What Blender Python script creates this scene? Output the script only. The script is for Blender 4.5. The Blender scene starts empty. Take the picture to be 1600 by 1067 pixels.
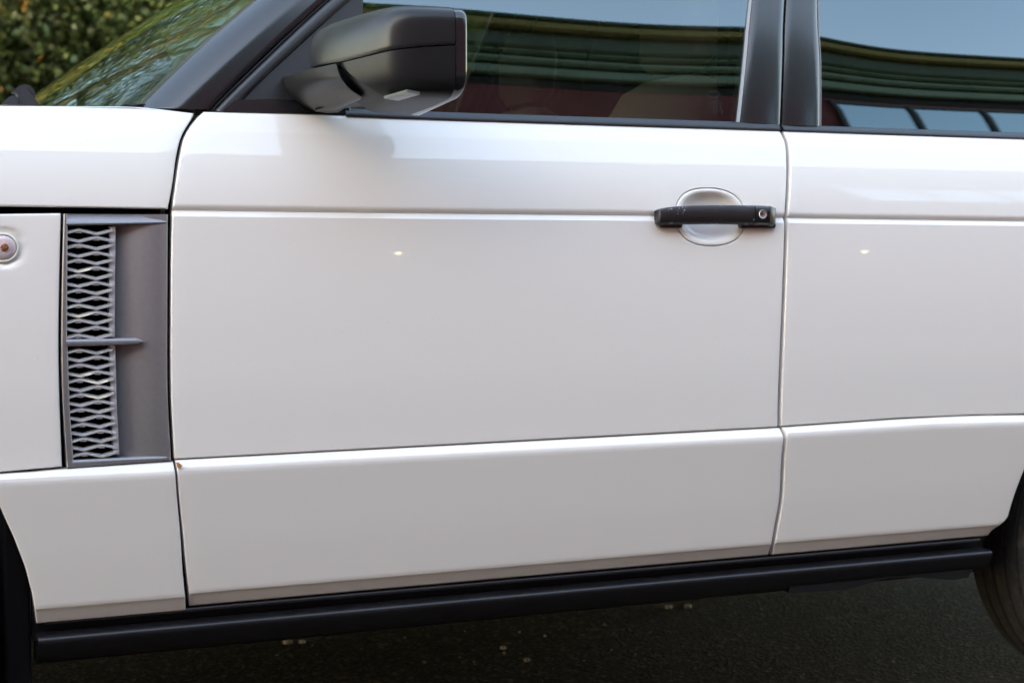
import bpy, bmesh, math, random
import numpy as np
from mathutils import Vector
random.seed(7); rng = np.random.default_rng(7)
sc = bpy.context.scene
COL = sc.collection

# ------------------------------------------------------------------ camera
F, PITCH = 2400.0, math.atan(156 / 2400)
YAW = math.radians(21.843)
CAM = np.array([-1.039, -2.597, 1.04])
FW = np.array([math.sin(YAW) * math.cos(PITCH), math.cos(YAW) * math.cos(PITCH), -math.sin(PITCH)])
RT = np.array([math.cos(YAW), -math.sin(YAW), 0.0]); UP = np.cross(RT, FW)
cd = bpy.data.cameras.new('camera'); cam = bpy.data.objects.new('camera', cd); COL.objects.link(cam)
cam.location = CAM; cam.rotation_euler = (math.pi / 2 - PITCH, 0, -YAW)
cd.sensor_width = 36; cd.lens = F * 36 / 1600; cd.clip_start = .05; cd.clip_end = 1000
cd.dof.use_dof = True; cd.dof.focus_distance = 2.75; cd.dof.aperture_fstop = 4.8
sc.camera = cam
# ------------------------------------------------------------------ light
SUN_EL, SUN_AZ = 17.0, 222.0                     # azimuth from +Y towards +X
w = bpy.data.worlds.new('World'); sc.world = w; w.use_nodes = True
nt = w.node_tree; bg = nt.nodes['Background']
sky = nt.nodes.new('ShaderNodeTexSky'); sky.sky_type = 'NISHITA'; sky.sun_disc = False
sky.sun_elevation = math.radians(SUN_EL); sky.sun_rotation = math.radians(SUN_AZ)
sky.air_density = 1.0; sky.dust_density = .8; sky.ozone_density = 1.0
nt.links.new(sky.outputs[0], bg.inputs[0]); bg.inputs[1].default_value = .15
sl = bpy.data.lights.new('sun', 'SUN'); sl.energy = 2.0; sl.angle = math.radians(.5); sl.color = (1, .93, .84)
sun = bpy.data.objects.new('sun', sl); COL.objects.link(sun); sun.location = (-40, -40, 30)
_e, _a = math.radians(SUN_EL), math.radians(SUN_AZ)
SDIR = Vector((math.sin(_a) * math.cos(_e), math.cos(_a) * math.cos(_e), math.sin(_e)))
sun.rotation_euler = (-SDIR).to_track_quat('-Z', 'Y').to_euler()
vs = sc.view_settings; vs.view_transform = 'Standard'; vs.look = 'None'; vs.exposure = 3.55; vs.gamma = 1
vs.use_white_balance = True; vs.white_balance_temperature = 8350; vs.white_balance_tint = 12   # camera set for open shade

# ------------------------------------------------------------------ helpers
def at(px, py, Y):
    d = FW * F + RT * (px - 800) + UP * (533.5 - py)
    return CAM + d * ((Y - CAM[1]) / d[1])

def mat(name, color, rough=.5, metal=0, coat=0, spec=.5, noise=None, bump=None, **kw):
    m = bpy.data.materials.new(name); m.use_nodes = True
    t = m.node_tree; b = t.nodes['Principled BSDF']
    b.inputs['Base Color'].default_value = (*color, 1); b.inputs['Roughness'].default_value = rough
    b.inputs['Metallic'].default_value = metal; b.inputs['Coat Weight'].default_value = coat
    b.inputs['Coat Roughness'].default_value = kw.get('coat_rough', .02)
    b.inputs['Specular IOR Level'].default_value = spec
    tc = t.nodes.new('ShaderNodeTexCoord')
    if noise:                                   # (scale, colour2, lo, hi)
        n = t.nodes.new('ShaderNodeTexNoise'); n.inputs['Scale'].default_value = noise[0]; n.inputs['Detail'].default_value = 6
        t.links.new(tc.outputs['Object'], n.inputs['Vector'])
        r = t.nodes.new('ShaderNodeMapRange'); r.inputs[1].default_value = noise[2]; r.inputs[2].default_value = noise[3]
        mx = t.nodes.new('ShaderNodeMix'); mx.data_type = 'RGBA'
        mx.inputs[6].default_value = (*color, 1); mx.inputs[7].default_value = (*noise[1], 1)
        t.links.new(n.outputs[0], r.inputs[0]); t.links.new(r.outputs[0], mx.inputs[0]); t.links.new(mx.outputs[2], b.inputs['Base Color'])
    if bump:                                    # (scale, strength, distance)
        n2 = t.nodes.new('ShaderNodeTexNoise'); n2.inputs['Scale'].default_value = bump[0]; n2.inputs['Detail'].default_value = 4
        t.links.new(tc.outputs['Object'], n2.inputs['Vector'])
        bp = t.nodes.new('ShaderNodeBump'); bp.inputs['Strength'].default_value = bump[1]; bp.inputs['Distance'].default_value = bump[2]
        t.links.new(n2.outputs[0], bp.inputs['Height']); t.links.new(bp.outputs[0], b.inputs['Normal'])
    return m

def glass(name, tint, boost=2.75, refl=(.76, .93, 1.0)):
    m = bpy.data.materials.new(name); m.use_nodes = True; t = m.node_tree
    t.nodes.remove(t.nodes['Principled BSDF']); out = t.nodes['Material Output']
    tr = t.nodes.new('ShaderNodeBsdfTransparent'); tr.inputs[0].default_value = (*tint, 1)
    gl = t.nodes.new('ShaderNodeBsdfGlossy'); gl.inputs['Roughness'].default_value = .0; gl.inputs[0].default_value = (*refl, 1)   # tinted, coated car glass
    fr = t.nodes.new('ShaderNodeFresnel'); fr.inputs[0].default_value = 1.52
    mu = t.nodes.new('ShaderNodeMath'); mu.operation = 'MULTIPLY'; mu.inputs[1].default_value = boost; mu.use_clamp = True
    mx = t.nodes.new('ShaderNodeMixShader')
    t.links.new(fr.outputs[0], mu.inputs[0]); t.links.new(mu.outputs[0], mx.inputs[0])
    t.links.new(tr.outputs[0], mx.inputs[1]); t.links.new(gl.outputs[0], mx.inputs[2]); t.links.new(mx.outputs[0], out.inputs[0])
    return m

PAINT = mat('white_paint', (.81, .775, .735), .42, coat=1, spec=.2, coat_rough=.008, bump=(3.5, .02, .01), noise=(260, (.50, .45, .38), .735, .77))
PAINT.node_tree.nodes['Principled BSDF'].inputs['Coat IOR'].default_value = 1.6
BLACK = mat('satin_black', (.012, .012, .014), .22, spec=.5, coat=.4, coat_rough=.12)
RUBBER = mat('black_rubber', (.012, .012, .013), .55, spec=.35)
TRIM = mat('belt_trim', (.022, .023, .026), .42)
GREYTRIM = mat('grey_trim', (.22, .22, .23), .35)
PLASTIC = mat('mirror_plastic', (.018, .018, .0195), .29, spec=.30, bump=(2600, .12, .0004))
PLASTIC3 = mat('mirror_plastic_matt', (.012, .012, .013), .40, spec=.22, bump=(2600, .12, .0004))
PLASTIC2 = mat('sail_plastic', (.022, .023, .026), .3, spec=.55, bump=(2200, .06, .0003))
VENT = mat('vent_plastic', (.27, .262, .275), .38, metal=.55, noise=(120, (.245, .238, .25), .4, .8), bump=(1800, .08, .0003))
GRILLE = mat('grille_silver', (.52, .53, .55), .38, metal=.25)
DARK = mat('dark_cavity', (.006, .006, .007), .8, spec=.1)
SILLM = mat('sill_black', (.009, .009, .011), .3, spec=.5, noise=(30, (.014, .013, .013), .5, .8))
TYRE = mat('tyre_rubber', (.034, .033, .032), .75, spec=.2, noise=(60, (.055, .052, .046), .5, .7), bump=(180, .4, .002))
ALLOY = mat('alloy', (.55, .55, .56), .3, metal=.9)
LEATHER = mat('beige_leather', (.32, .22, .15), .5, bump=(300, .2, .001))
CABIN = mat('cabin_dark', (.03, .028, .027), .7)
SILVER = mat('lock_silver', (.62, .55, .55), .3, metal=.8)
HANDLE = None
CHIP = mat('paint_chip', (.52, .22, .07), .7)
WHITEPL = mat('white_bezel', (.72, .70, .62), .35, coat=.5)
GLASSF = glass('front_glass', (.42, .46, .43)); GLASSR = glass('privacy_glass', (.05, .05, .055)); GLASSW = glass('windscreen_glass', (.66, .80, .66), 1.1, (.82, 1.0, .92))
LAMPG = mat('lamp_lens', (.62, .50, .52), .12, coat=1, bump=(420, .5, .002))
LAMPC = mat('lamp_clear', (.10, .105, .09), .3, coat=.3)
AMBER = mat('amber_bulb', (.40, .13, .05), .3, noise=(300, (.03, .02, .02), .4, .6))

R0 = np.array([.16, .965, 0.])
car = bpy.data.objects.new('parked_car', None); COL.objects.link(car); car.location = R0
car['label'] = 'white off-road estate car with black mirror and grey side vent, parked on asphalt'; car['category'] = 'car'

def mk(name, V, faces, m, parent=None, origin=R0, smooth=35, loc=None):
    V = np.asarray(V, float)
    me = bpy.data.meshes.new(name); me.from_pydata((V - origin).tolist(), [], faces); me.materials.append(m)
    bm = bmesh.new(); bm.from_mesh(me); bmesh.ops.remove_doubles(bm, verts=bm.verts, dist=1e-6)
    bmesh.ops.recalc_face_normals(bm, faces=bm.faces); bm.to_mesh(me); bm.free()
    if smooth:
        me.shade_smooth(); me.set_sharp_from_angle(angle=math.radians(smooth))
    o = bpy.data.objects.new(name, me); COL.objects.link(o)
    if parent is not None: o.parent = parent
    elif loc is not None: o.location = loc
    return o

def grid_faces(nr, nc, off=0, close=False):
    f = []
    for i in range(nr - 1):
        for j in range(nc if close else nc - 1):
            a, b = i * nc + j, i * nc + (j + 1) % nc
            f.append((off + a, off + b, off + b + nc, off + a + nc))
    return f

def cr(pts, n=10):                              # Catmull-Rom resample
    P = np.array(pts, float)
    if len(P) < 3: return P
    Q = np.vstack([2 * P[0] - P[1], P, 2 * P[-1] - P[-2]]); out = []
    for i in range(1, len(Q) - 2):
        for k in range(n):
            t = k / n; a, b, c, d = Q[i - 1], Q[i], Q[i + 1], Q[i + 2]
            out.append(.5 * (2 * b + (c - a) * t + (2 * a - 5 * b + 4 * c - d) * t * t + (3 * b - a - 3 * c + d) * t ** 3))
    out.append(P[-1]); return np.array(out)

# ---- cross-section of the body side: outward tilt (degrees) by height, integrated to depth
_z = np.linspace(.2, 1.32, 1121)
_t = np.interp(_z, [.2, .68, .9, 1.075, 1.10, 1.15, 1.180, 1.226, 1.2275, 1.262, 1.32], [-5, -3.6, .8, 4.6, 8.5, 14.5, 17.8, 20.5, 25, 28.5, 30])
_y = np.concatenate([[0], np.cumsum(np.tan(np.radians(_t[:-1])) * np.diff(_z))]); _y -= np.interp(.68, _z, _y)
def YB(z): return np.interp(z, _z, _y)
Y_BELT = float(YB(1.257))
# ---- greenhouse: glass leans in with barrel curvature
_zg = np.linspace(1.2, 1.85, 200)
_tg = np.interp(_zg, [1.2, 1.28, 1.44, 1.5, 1.85], [9.6, 11.2, 14.4, 15.6, 27])
_yg = np.concatenate([[0], np.cumsum(np.tan(np.radians(_tg[:-1])) * np.diff(_zg))]); _yg -= np.interp(1.27, _zg, _yg)
def YG(z): return Y_BELT + .016 + np.interp(z, _zg, _yg)
def surf(px, py, fn=YB, off=0):
    Y = .02
    for _ in range(25): p = at(px, py, Y); Y = float(fn(p[2])) + off
    return at(px, py, Y)
def HC(pts, fn=YB, off=0, lin=False):           # pixel polyline -> z(X)
    P = np.array([surf(a, b, fn, off) for a, b in pts]); P = P if lin else cr(P); P = P[np.argsort(P[:, 0])]
    return lambda X: np.interp(X, P[:, 0], P[:, 2]) + (X < P[0, 0]) * 0
def VC(pts, fn=YB, off=0, lin=False):           # pixel polyline -> X(z)
    P = np.array([surf(a, b, fn, off) for a, b in pts]); P = P if lin else cr(P); P = P[np.argsort(P[:, 2])]
    return lambda z: np.interp(z, P[:, 2], P[:, 0])
def const(c): return lambda v: c + 0 * np.asarray(v, float)

def panel(name, segs, xl, xr, Yf, m, parent, nu=48, roll=.0035, sides='LRTB', skirt=.02, hole=None):
    """segs: [(zfun, n), ...] bottom to top, n rows up to that curve. Edges roll inwards like hemmed sheet metal."""
    ed = [0, .08, .25, .5, .75, 1.0]
    zb, zt = segs[0][0], segs[-1][0]
    rows = []
    for k in range(len(segs) - 1):
        f0, f1, n = segs[k][0], segs[k + 1][0], segs[k + 1][1]
        for i in range(n + 1):
            if k and i == 0: continue
            rows.append((f0, f1, i / n))
    rf = [(lambda X, a=a, b=b, t=t: a(X) * (1 - t) + b(X) * t) for a, b, t in rows]
    if 'B' in sides: rf = [(lambda X, d=e * roll: zb(X) + d) for e in ed] + rf[1:]
    if 'T' in sides: rf = rf[:-1] + [(lambda X, d=e * roll: zt(X) - d) for e in ed[::-1]]
    nr = len(rf); V = []
    core = list(np.linspace(0, 1, nu + 1))[1:-1]
    ue = [('L', e * roll) for e in (ed if 'L' in sides else [0])] + [('U', c) for c in core] + [('R', e * roll) for e in (ed[::-1] if 'R' in sides else [0])]
    nc = len(ue)
    for f in rf:
        X = np.zeros(nc); z = np.full(nc, float(np.mean(f(np.array([0.])))))
        for _ in range(8):
            L, R = xl(z), xr(z)
            for j, (k, v) in enumerate(ue):
                X[j] = L[j] + v if k == 'L' else R[j] - v if k == 'R' else L[j] + 2 * roll + (R[j] - L[j] - 4 * roll) * v
            z = f(X)
        L, R = xl(z), xr(z)
        dx = np.minimum(X - L if 'L' in sides else 9, R - X if 'R' in sides else 9)
        dz = np.minimum(z - zb(X) if 'B' in sides else 9, zt(X) - z if 'T' in sides else 9)
        qx, qz = np.clip(roll - dx, 0, roll), np.clip(roll - dz, 0, roll)
        q = np.clip(np.hypot(qx, qz), 0, roll)
        Y = Yf(X, z) + roll - np.sqrt(np.maximum(roll ** 2 - q ** 2, 0))
        V.append(np.stack([X, Y, z], 1))
    V = np.array(V)
    skip = None
    if hole:                                     # (cx, cz, a, b, margin): oval opening stitched into the grid
        cx, cz, a, b, mg = hole
        ci = [j for j in range(nc) if cx - a - mg <= V[nr // 2, j, 0] <= cx + a + mg]
        ri = [i for i in range(nr) if cz - b - mg <= V[i, nc // 2, 2] <= cz + b + mg]
        skip = (ri[0], ri[-1], ci[0], ci[-1])
    F_ = []
    for i in range(nr - 1):
        for j in range(nc - 1):
            if skip and skip[0] <= i < skip[1] and skip[2] <= j < skip[3]: continue
            F_.append((i * nc + j, i * nc + j + 1, (i + 1) * nc + j + 1, (i + 1) * nc + j))
    VV = V.reshape(-1, 3).tolist()
    if skip:
        i0, i1, j0, j1 = skip
        loop = [(i0, j) for j in range(j0, j1)] + [(i, j1) for i in range(i0, i1)] + [(i1, j) for j in range(j1, j0, -1)] + [(i, j0) for i in range(i1, i0, -1)]
        outer = [V[i, j] for i, j in loop]; ids = [i * nc + j for i, j in loop]
        for k, s in enumerate([.35, .65, .85, .95, 1.0, 1.0]):
            new = []
            for p in outer:
                ang = math.atan2((p[2] - cz) / b, (p[0] - cx) / a); c_, s_ = math.cos(ang), math.sin(ang)
                rr = (abs(c_) ** 2.4 + abs(s_) ** 2.4) ** (-1 / 2.4)
                ox, oz = cx + a * rr * c_, cz + b * rr * s_
                X, Z = p[0] + (ox - p[0]) * s, p[2] + (oz - p[2]) * s
                Yv = float(Yf(np.array([X]), np.array([Z]))[0]) if s < 1 else float(YB(Z)) + (.001 if k == 4 else .016)
                VV.append([X, Yv, Z]); new.append(len(VV) - 1)
            n = len(ids)
            for q in range(n): F_.append((ids[q], ids[(q + 1) % n], new[(q + 1) % n], new[q]))
            ids = new
    # skirt
    loop = [(0, j) for j in range(nc - 1)] + [(i, nc - 1) for i in range(nr - 1)] + [(nr - 1, j) for j in range(nc - 1, 0, -1)] + [(i, 0) for i in range(nr - 1, 0, -1)]
    base = len(VV)
    for i, j in loop: VV.append((V[i, j] + np.array([0, skirt, 0])).tolist())
    n = len(loop)
    for q in range(n):
        a_, b_ = loop[q], loop[(q + 1) % n]
        F_.append((a_[0] * nc + a_[1], b_[0] * nc + b_[1], base + (q + 1) % n, base + q))
    return mk(name, VV, F_, m, parent)

def box(name, lo, hi, m, parent, bevel=0, origin=R0):
    (a, b, c), (d, e, f) = lo, hi
    V = [(a, b, c), (d, b, c), (d, e, c), (a, e, c), (a, b, f), (d, b, f), (d, e, f), (a, e, f)]
    o = mk(name, V, [(0, 3, 2, 1), (4, 5, 6, 7), (0, 1, 5, 4), (1, 2, 6, 5), (2, 3, 7, 6), (3, 0, 4, 7)], m, parent, origin, 0)
    if bevel:
        bv = o.modifiers.new('bevel', 'BEVEL'); bv.width = bevel; bv.segments = 3; bv.limit_method = 'ANGLE'
        o.data.shade_smooth(); o.data.set_sharp_from_angle(angle=math.radians(50))
    return o

def loft(name, rings, m, parent, caps=True, smooth=40, close=True):
    n = len(rings[0]); V = [p for r in rings for p in r]; Fs = grid_faces(len(rings), n, 0, close)
    if caps: Fs += [tuple(range(n))[::-1], tuple(range((len(rings) - 1) * n, len(rings) * n))]
    return mk(name, V, Fs, m, parent, smooth=smooth)

def tube(name, pts, r, m, parent, n=8):
    P = np.array(pts, float); r = np.broadcast_to(r, len(P)); rings = []
    for i in range(len(P)):
        t = P[min(i + 1, len(P) - 1)] - P[max(i - 1, 0)]; t /= np.linalg.norm(t)
        a = np.cross(t, [0, 0, 1]) if abs(t[2]) < .95 else np.cross(t, [0, 1, 0]); a /= np.linalg.norm(a); b = np.cross(t, a)
        rings.append([P[i] + r[i] * (math.cos(q) * a + math.sin(q) * b) for q in np.linspace(0, 2 * math.pi, n, endpoint=False)])
    return loft(name, rings, m, parent)

def prism(name, outline, Yf, y1, m, parent, front_round=.0, origin=R0):
    """outline [(X,z)] -> slab whose outer face follows Yf(X,z)."""
    n = len(outline); c = np.mean(np.array(outline), 0); V = []; Fs = []
    layers = [(1, y1, False)] + ([(1, front_round, True)] if front_round else []) + [(1 - .0 if not front_round else None, 0, True)]
    rings = []
    for s, dy, onf in layers:
        ring = []
        for X, z in outline:
            if s is None:
                v = np.array([X, z]) - c; L = np.linalg.norm(v); v = v * max(0, (L - front_round)) / L; X2, z2 = c + v
            else: X2, z2 = X, z
            ring.append([X2, (float(Yf(X2, z2)) + dy), z2])
        rings.append(ring)
    for r in rings: V += r
    Fs = grid_faces(len(rings), n, 0, True) + [tuple(range(n))[::-1], tuple(range((len(rings) - 1) * n, len(rings) * n))]
    return mk(name, V, Fs, m, parent, origin)

# ================================================================== CAR: side panels
ZG = HC([(271, 329), (640, 333.5), (980, 337), (1225, 340.5), (1235, 341), (1600, 346)])
zg0, zg1 = float(ZG(-.6)), float(ZG(1.1))
def groove(X, z):
    d = z - ZG(X); up = np.clip(1 - d / .012, 0, 1) ** 2 * (d >= 0); lo = np.clip(1 + d / .0095, 0, 1) * (d < 0)
    return .0062 * (up + lo)
def YD(X, z): return YB(z) + groove(X, z)
def seg_rows(zb, zt):
    """rows concentrated at the groove and the shoulder crease"""
    return [(zb, 0), (lambda X: ZG(X) - .0105, 26), (lambda X: ZG(X) - .0085, 3), (lambda X: ZG(X) + 0 * X, 6), (lambda X: ZG(X) + .004, 4), (lambda X: ZG(X) + .014, 6),
            (const(1.224), 14), (const(1.231), 6), (zt, 5)]
door_top = HC([(319, 175), (528, 180.5), (700, 187), (975, 196), (1216, 203.5)])
rub = HC([(100, 728), (273, 717), (1218, 666.5), (1225, 665.5), (1412, 652.5), (1522, 648), (1600, 646.5)], lin=True)
fd_xl = VC([(319, 175), (306, 187.5), (289, 213), (281, 245), (274, 291), (269.5, 332), (267.3, 430), (267, 600), (272.5, 717)])
gapc = [(1222, 206), (1229.5, 223), (1232, 247), (1231.3, 300), (1229.3, 335), (1226.5, 430), (1222, 540), (1219, 620), (1218, 667)]
fd_xr = VC([(a - 2.6, b) for a, b in gapc]); rd_xl = VC([(a + 2.6, b) for a, b in gapc])
hc = surf(1110.5, 339); HA, HB = .0765, .0560
front_door = panel('front_door', seg_rows(rub, door_top), fd_xl, fd_xr, YD, PAINT, car, nu=110, hole=(hc[0], hc[2], HA, HB, .016))
RWX, FWX, WZ, WR = 1.60, -1.28, .38, .38
def arch(X, cx, R, zc=.40):
    return zc + np.sqrt(np.maximum(R * R - (X - cx) ** 2, 0)) * (np.abs(X - cx) < R)
rd_bot = lambda X: np.maximum(rub(X) + 0 * X, arch(X, RWX, .452))
rd_top = HC([(1222, 204), (1400, 210.5), (1600, 217)])
rear_door = panel('rear_door', seg_rows(rd_bot, rd_top), rd_xl, const(1.43), YD, PAINT, car, nu=70)
quarter = panel('rear_quarter_panel', seg_rows(lambda X: np.maximum(.674 + 0 * X, arch(X, RWX, .452)), rd_top), const(1.436), const(2.42), YD, PAINT, car, nu=60)
# bonnet side (clamshell) and wing
bn_top = HC([(0, 166), (150, 166.5), (220, 168), (305, 177.5)])
bn_xr = VC([(303, 178), (299, 187), (284, 213), (275.5, 245), (269, 291), (262.5, 326)])
bn_bot = HC([(0, 322.5), (100, 324), (262, 327)])
def YN(X, z): return YB(z) + .05 * np.clip((-1.2 - X) / 1.0, 0, 1) ** 2
bonnet_side = [(bn_bot, 0), (const(1.13), 8), (const(1.224), 14), (const(1.231), 6), (lambda X: bn_top(X) - .004, 6), (bn_top, 3)]
bonnet = panel('bonnet', bonnet_side, const(-2.05), bn_xr, YN, PAINT, car, nu=60)
wing_bot = HC([(0, 737.5), (98, 729)]); wing_top = HC([(0, 334.5), (95, 333.5)])
wing_xr = VC([(95.5, 333), (93, 429), (91.6, 537), (93.2, 628), (97, 730)])
lampc = surf(5, 387)
def YW(X, z):
    d = np.hypot(X - lampc[0], (z - lampc[2])); return YN(X, z) + .005 * np.clip((.034 - d) / .006, 0, 1)
front_wing = panel('front_wing', [(lambda X: np.maximum(wing_bot(X) + 0 * X, arch(X, FWX, .445)), 0), (const(lampc[2] - .045), 24), (const(lampc[2] + .045), 24), (wing_top, 4)], const(-2.08), wing_xr, YW, PAINT, car, nu=130)

# lower cladding: ledge, proud face, tucked-under bottom strip
CZ = [.40, .425, .4445, .4475, .53, .60, .655, .6605, .664, .674, .70]
CY = [.058, .0425, .0275, .0245, .0085, -.0035, -.0132, -.0120, -.0085, .0015, .01]
def YC0(z): return np.interp(z, CZ, CY)
def clad(name, top, ledge, crease, bot, xl, xr, nu):
    # heights are re-mapped so that the ledge and crease follow the traced lines
    def Yf(X, z):
        a, b, c, d = bot(X), crease(X), ledge(X), top(X)
        zz = np.where(z < b, .425 + (z - a) / (b - a) * .021, np.where(z < c, .446 + (z - b) / (c - b) * (.661 - .446), .661 + (z - c) / (d - c) * .013))
        return YC0(zz)
    return panel(name, [(bot, 0), (lambda X: crease(X) - .0015, 5), (lambda X: crease(X) + .002, 3), (lambda X: ledge(X) - .006, 26), (lambda X: ledge(X) + .002, 6), (top, 4)], xl, xr, Yf, PAINT, car, nu=nu, roll=.003)
OC = .006
def hc2(p): return HC(p, YC0, 0, True)
def vc2(p): return VC(p, YC0, 0)
clad_f = clad('front_door_cladding', HC([(274, 719), (1218, 668.5)], lin=True), hc2([(286, 729.5), (1218, 681)]), hc2([(292, 927), (1205, 849.5)]), hc2([(294, 945), (1200, 865.5)]),
              vc2([(274.5, 721), (279.5, 770), (285, 825), (290.5, 884), (295, 946)]), vc2([(1217, 667), (1221.5, 674), (1221, 720), (1218, 775), (1210.5, 819), (1203, 848), (1197.5, 866)]), 60)
clad_f.name = 'door_cladding'; clad_f.parent = front_door; clad_f.matrix_parent_inverse.identity()
arch_r = lambda z: np.where(z < .452, np.interp(z, [.36, .425, .445, .452], [1.108, 1.119, 1.143, 1.15]), RWX - np.sqrt(np.maximum(.452 ** 2 - (z - .40) ** 2, 0)))
clad_r = clad('door_cladding', HC([(1225, 667.5), (1412, 654.5), (1522, 649.5), (1600, 648.5)]), hc2([(1231, 675.5), (1456, 660.5), (1600, 657.5)]), hc2([(1211, 848), (1579, 818)]), hc2([(1200, 866), (1566, 833.5)]),
              vc2([(1222, 667), (1227, 675), (1226.5, 720), (1223.6, 775), (1216, 819), (1208.5, 848), (1203, 866)]), arch_r, 40)
clad_r.parent = rear_door
arch_f = lambda z: np.interp(z, *np.array(sorted([(surf(a, b, YC0)[2], surf(a, b, YC0)[0]) for a, b in [(-14, 745), (0, 792), (22, 840), (40, 887), (51, 930), (56, 971)]])).T)
clad_w = clad('wing_cladding', HC([(0, 740.5), (54, 737), (98, 733), (270, 721.5)]), hc2([(0, 748.5), (270, 735)]), hc2([(56, 950.5), (288, 931)]), hc2([(56, 971.5), (288, 951)]),
              arch_f, vc2([(271.5, 723), (276, 770), (281, 825), (286, 900), (288.5, 951)]), 30)
clad_w.parent = front_wing
# paint chip at the corner of the front-door cladding
cp = [at(a, b, YC0(.668) - .0105) for a, b in [(275.5, 722.5), (279.5, 722.5), (285, 727), (280.5, 733), (277.5, 730)]]
cq = [p + np.array([0, .006, 0]) for p in cp]
chip = mk('paint_chip', cp + cq, [(0, 1, 2, 3, 4)] + [(i, (i + 1) % 5, 5 + (i + 1) % 5, 5 + i) for i in range(5)], CHIP, front_door, smooth=0); chip['label'] = 'orange chip in the white paint'

# ================================================================== door handle
def polar_dish(name, cx, cz, a, b, prof, m, parent, n=64, e=2.4, yf=YB):
    V = []
    for s, dy in prof:
        for q in np.linspace(0, 2 * math.pi, n, endpoint=False):
            c_, s_ = math.cos(q), math.sin(q); rr = (abs(c_) ** e + abs(s_) ** e) ** (-1 / e) if e else 1
            X, Z = cx + a * s * rr * c_, cz + b * s * rr * s_; V.append([X, float(yf(Z)) + dy, Z])
    Fs = grid_faces(len(prof), n, 0, True) + [tuple(range((len(prof) - 1) * n, len(prof) * n))]
    return mk(name, V, Fs, m, parent, smooth=50)
polar_dish('handle_cup', hc[0], hc[2], HA - .0016, HB - .0016, [(1, .014), (1, .0015), (.985, .0), (.93, -.0002), (.87, .0012), (.82, .004), (.77, .007), (.72, .010), (.6, .0145), (.4, .018), (.2, .0195), (.02, .020)], PAINT, front_door)
HANDLE = bpy.data.materials.new('worn_handle'); HANDLE.use_nodes = True
t = HANDLE.node_tree; b = t.nodes['Principled BSDF']; b.inputs['Roughness'].default_value = .42
tc = t.nodes.new('ShaderNodeTexCoord'); n1 = t.nodes.new('ShaderNodeTexNoise'); n1.inputs['Scale'].default_value = 260; n1.inputs['Detail'].default_value = 3
n2 = t.nodes.new('ShaderNodeTexNoise'); n2.inputs['Scale'].default_value = 45
geo = t.nodes.new('ShaderNodeNewGeometry')
t.links.new(tc.outputs['Object'], n1.inputs[0]); t.links.new(tc.outputs['Object'], n2.inputs[0])
ad = t.nodes.new('ShaderNodeMath'); ad.operation = 'MULTIPLY'; t.links.new(n1.outputs[0], ad.inputs[0]); t.links.new(n2.outputs[0], ad.inputs[1])
mr = t.nodes.new('ShaderNodeMapRange'); mr.inputs[1].default_value = .385; mr.inputs[2].default_value = .41
pk = t.nodes.new('ShaderNodeMath'); pk.operation = 'MULTIPLY_ADD'; pk.inputs[1].default_value = .45
pr = t.nodes.new('ShaderNodeMapRange'); pr.inputs[1].default_value = .54; pr.inputs[2].default_value = .62; pr.inputs[4].default_value = .16
t.links.new(geo.outputs['Pointiness'], pr.inputs[0]); t.links.new(pr.outputs[0], pk.inputs[2]); t.links.new(ad.outputs[0], pk.inputs[0]); pk.inputs[1].default_value = 1
t.links.new(pk.outputs[0], mr.inputs[0])
mx = t.nodes.new('ShaderNodeMix'); mx.data_type = 'RGBA'; mx.inputs[6].default_value = (.018, .013, .015, 1); mx.inputs[7].default_value = (.35, .35, .36, 1)
t.links.new(mr.outputs[0], mx.inputs[0]); t.links.new(mx.outputs[2], b.inputs['Base Color'])

hz = lambda py: surf(1110, py)[2]
HYO = -.026                                      # outer face of the bar, relative to the door skin at the handle
yh = float(YB(hc[2]))
def bar_station(px, ytop, ybot, yo, yi, ylow=None):
    X = at(px, 335, yh + yo)[0]; zt, zb = at(px, ytop, yh + yo)[2], at(px, ybot, yh + yo)[2]; r = .0028
    zl = zb - .0055
    return [[X, yh + yi, zt - .002], [X, yh + yo + .006, zt], [X, yh + yo + .002, zt - .0008], [X, yh + yo, zt - .003], [X, yh + yo - .0006, (zt + zb) / 2], [X, yh + yo, zb + .001],
            [X, yh + yo + .0015, zb - .001], [X, yh + yo + .009, zl], [X, yh + yi, zl + .001]]
st = [(1027.5, 330, 343, -.012, .000), (1029, 328, 345.5, -.018, .0), (1032, 326.5, 347, -.021, .0), (1045, 324, 347, -.0235, -.001), (1062, 322.3, 346.6, -.025, -.012), (1085, 321.3, 346.2, -.0265, -.015), (1110, 320.8, 346, -.027, -.015), (1140, 320.6, 346.2, -.0268, -.014), (1158, 320.8, 346.6, -.026, -.01), (1165, 320.9, 347, -.0255, 0), (1179, 321, 347.3, -.025, .002)]
door_handle = loft('door_handle', [bar_station(*s) for s in st], HANDLE, car)
lock_housing = loft('lock_housing', [bar_station(*s) for s in [(1180, 321.1, 347.3, -.025, .002), (1190, 321.3, 347.5, -.0245, .002), (1203, 322, 348, -.0235, .002)]], BLACK, door_handle)
TAUPE = mat('worn_edge', (.09, .08, .065), .35)
loft('end_cap', [bar_station(*s) for s in [(1203.4, 322, 348, -.0225, .002), (1205, 322, 348.5, -.0245, .002), (1208.5, 322.8, 349.5, -.0235, .002), (1211, 324.5, 350, -.017, .002), (1211.8, 327, 349, -.008, .002)]], TAUPE, door_handle)
for (xa, xb, ya, yb) in [(1032, 1066, 329, 356.5), (1156, 1211.5, 324, 357.2)]:
    A, B2 = at(xa, ya, yh - .006), at(xb, yb, yh - .006)
    box('handle_foot', (A[0], yh - .010, B2[2]), (B2[0], yh + .004, A[2]), BLACK, door_handle, .004)
lc = at(1192.3, 334.8, yh - .0262); RL = .0088
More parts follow.
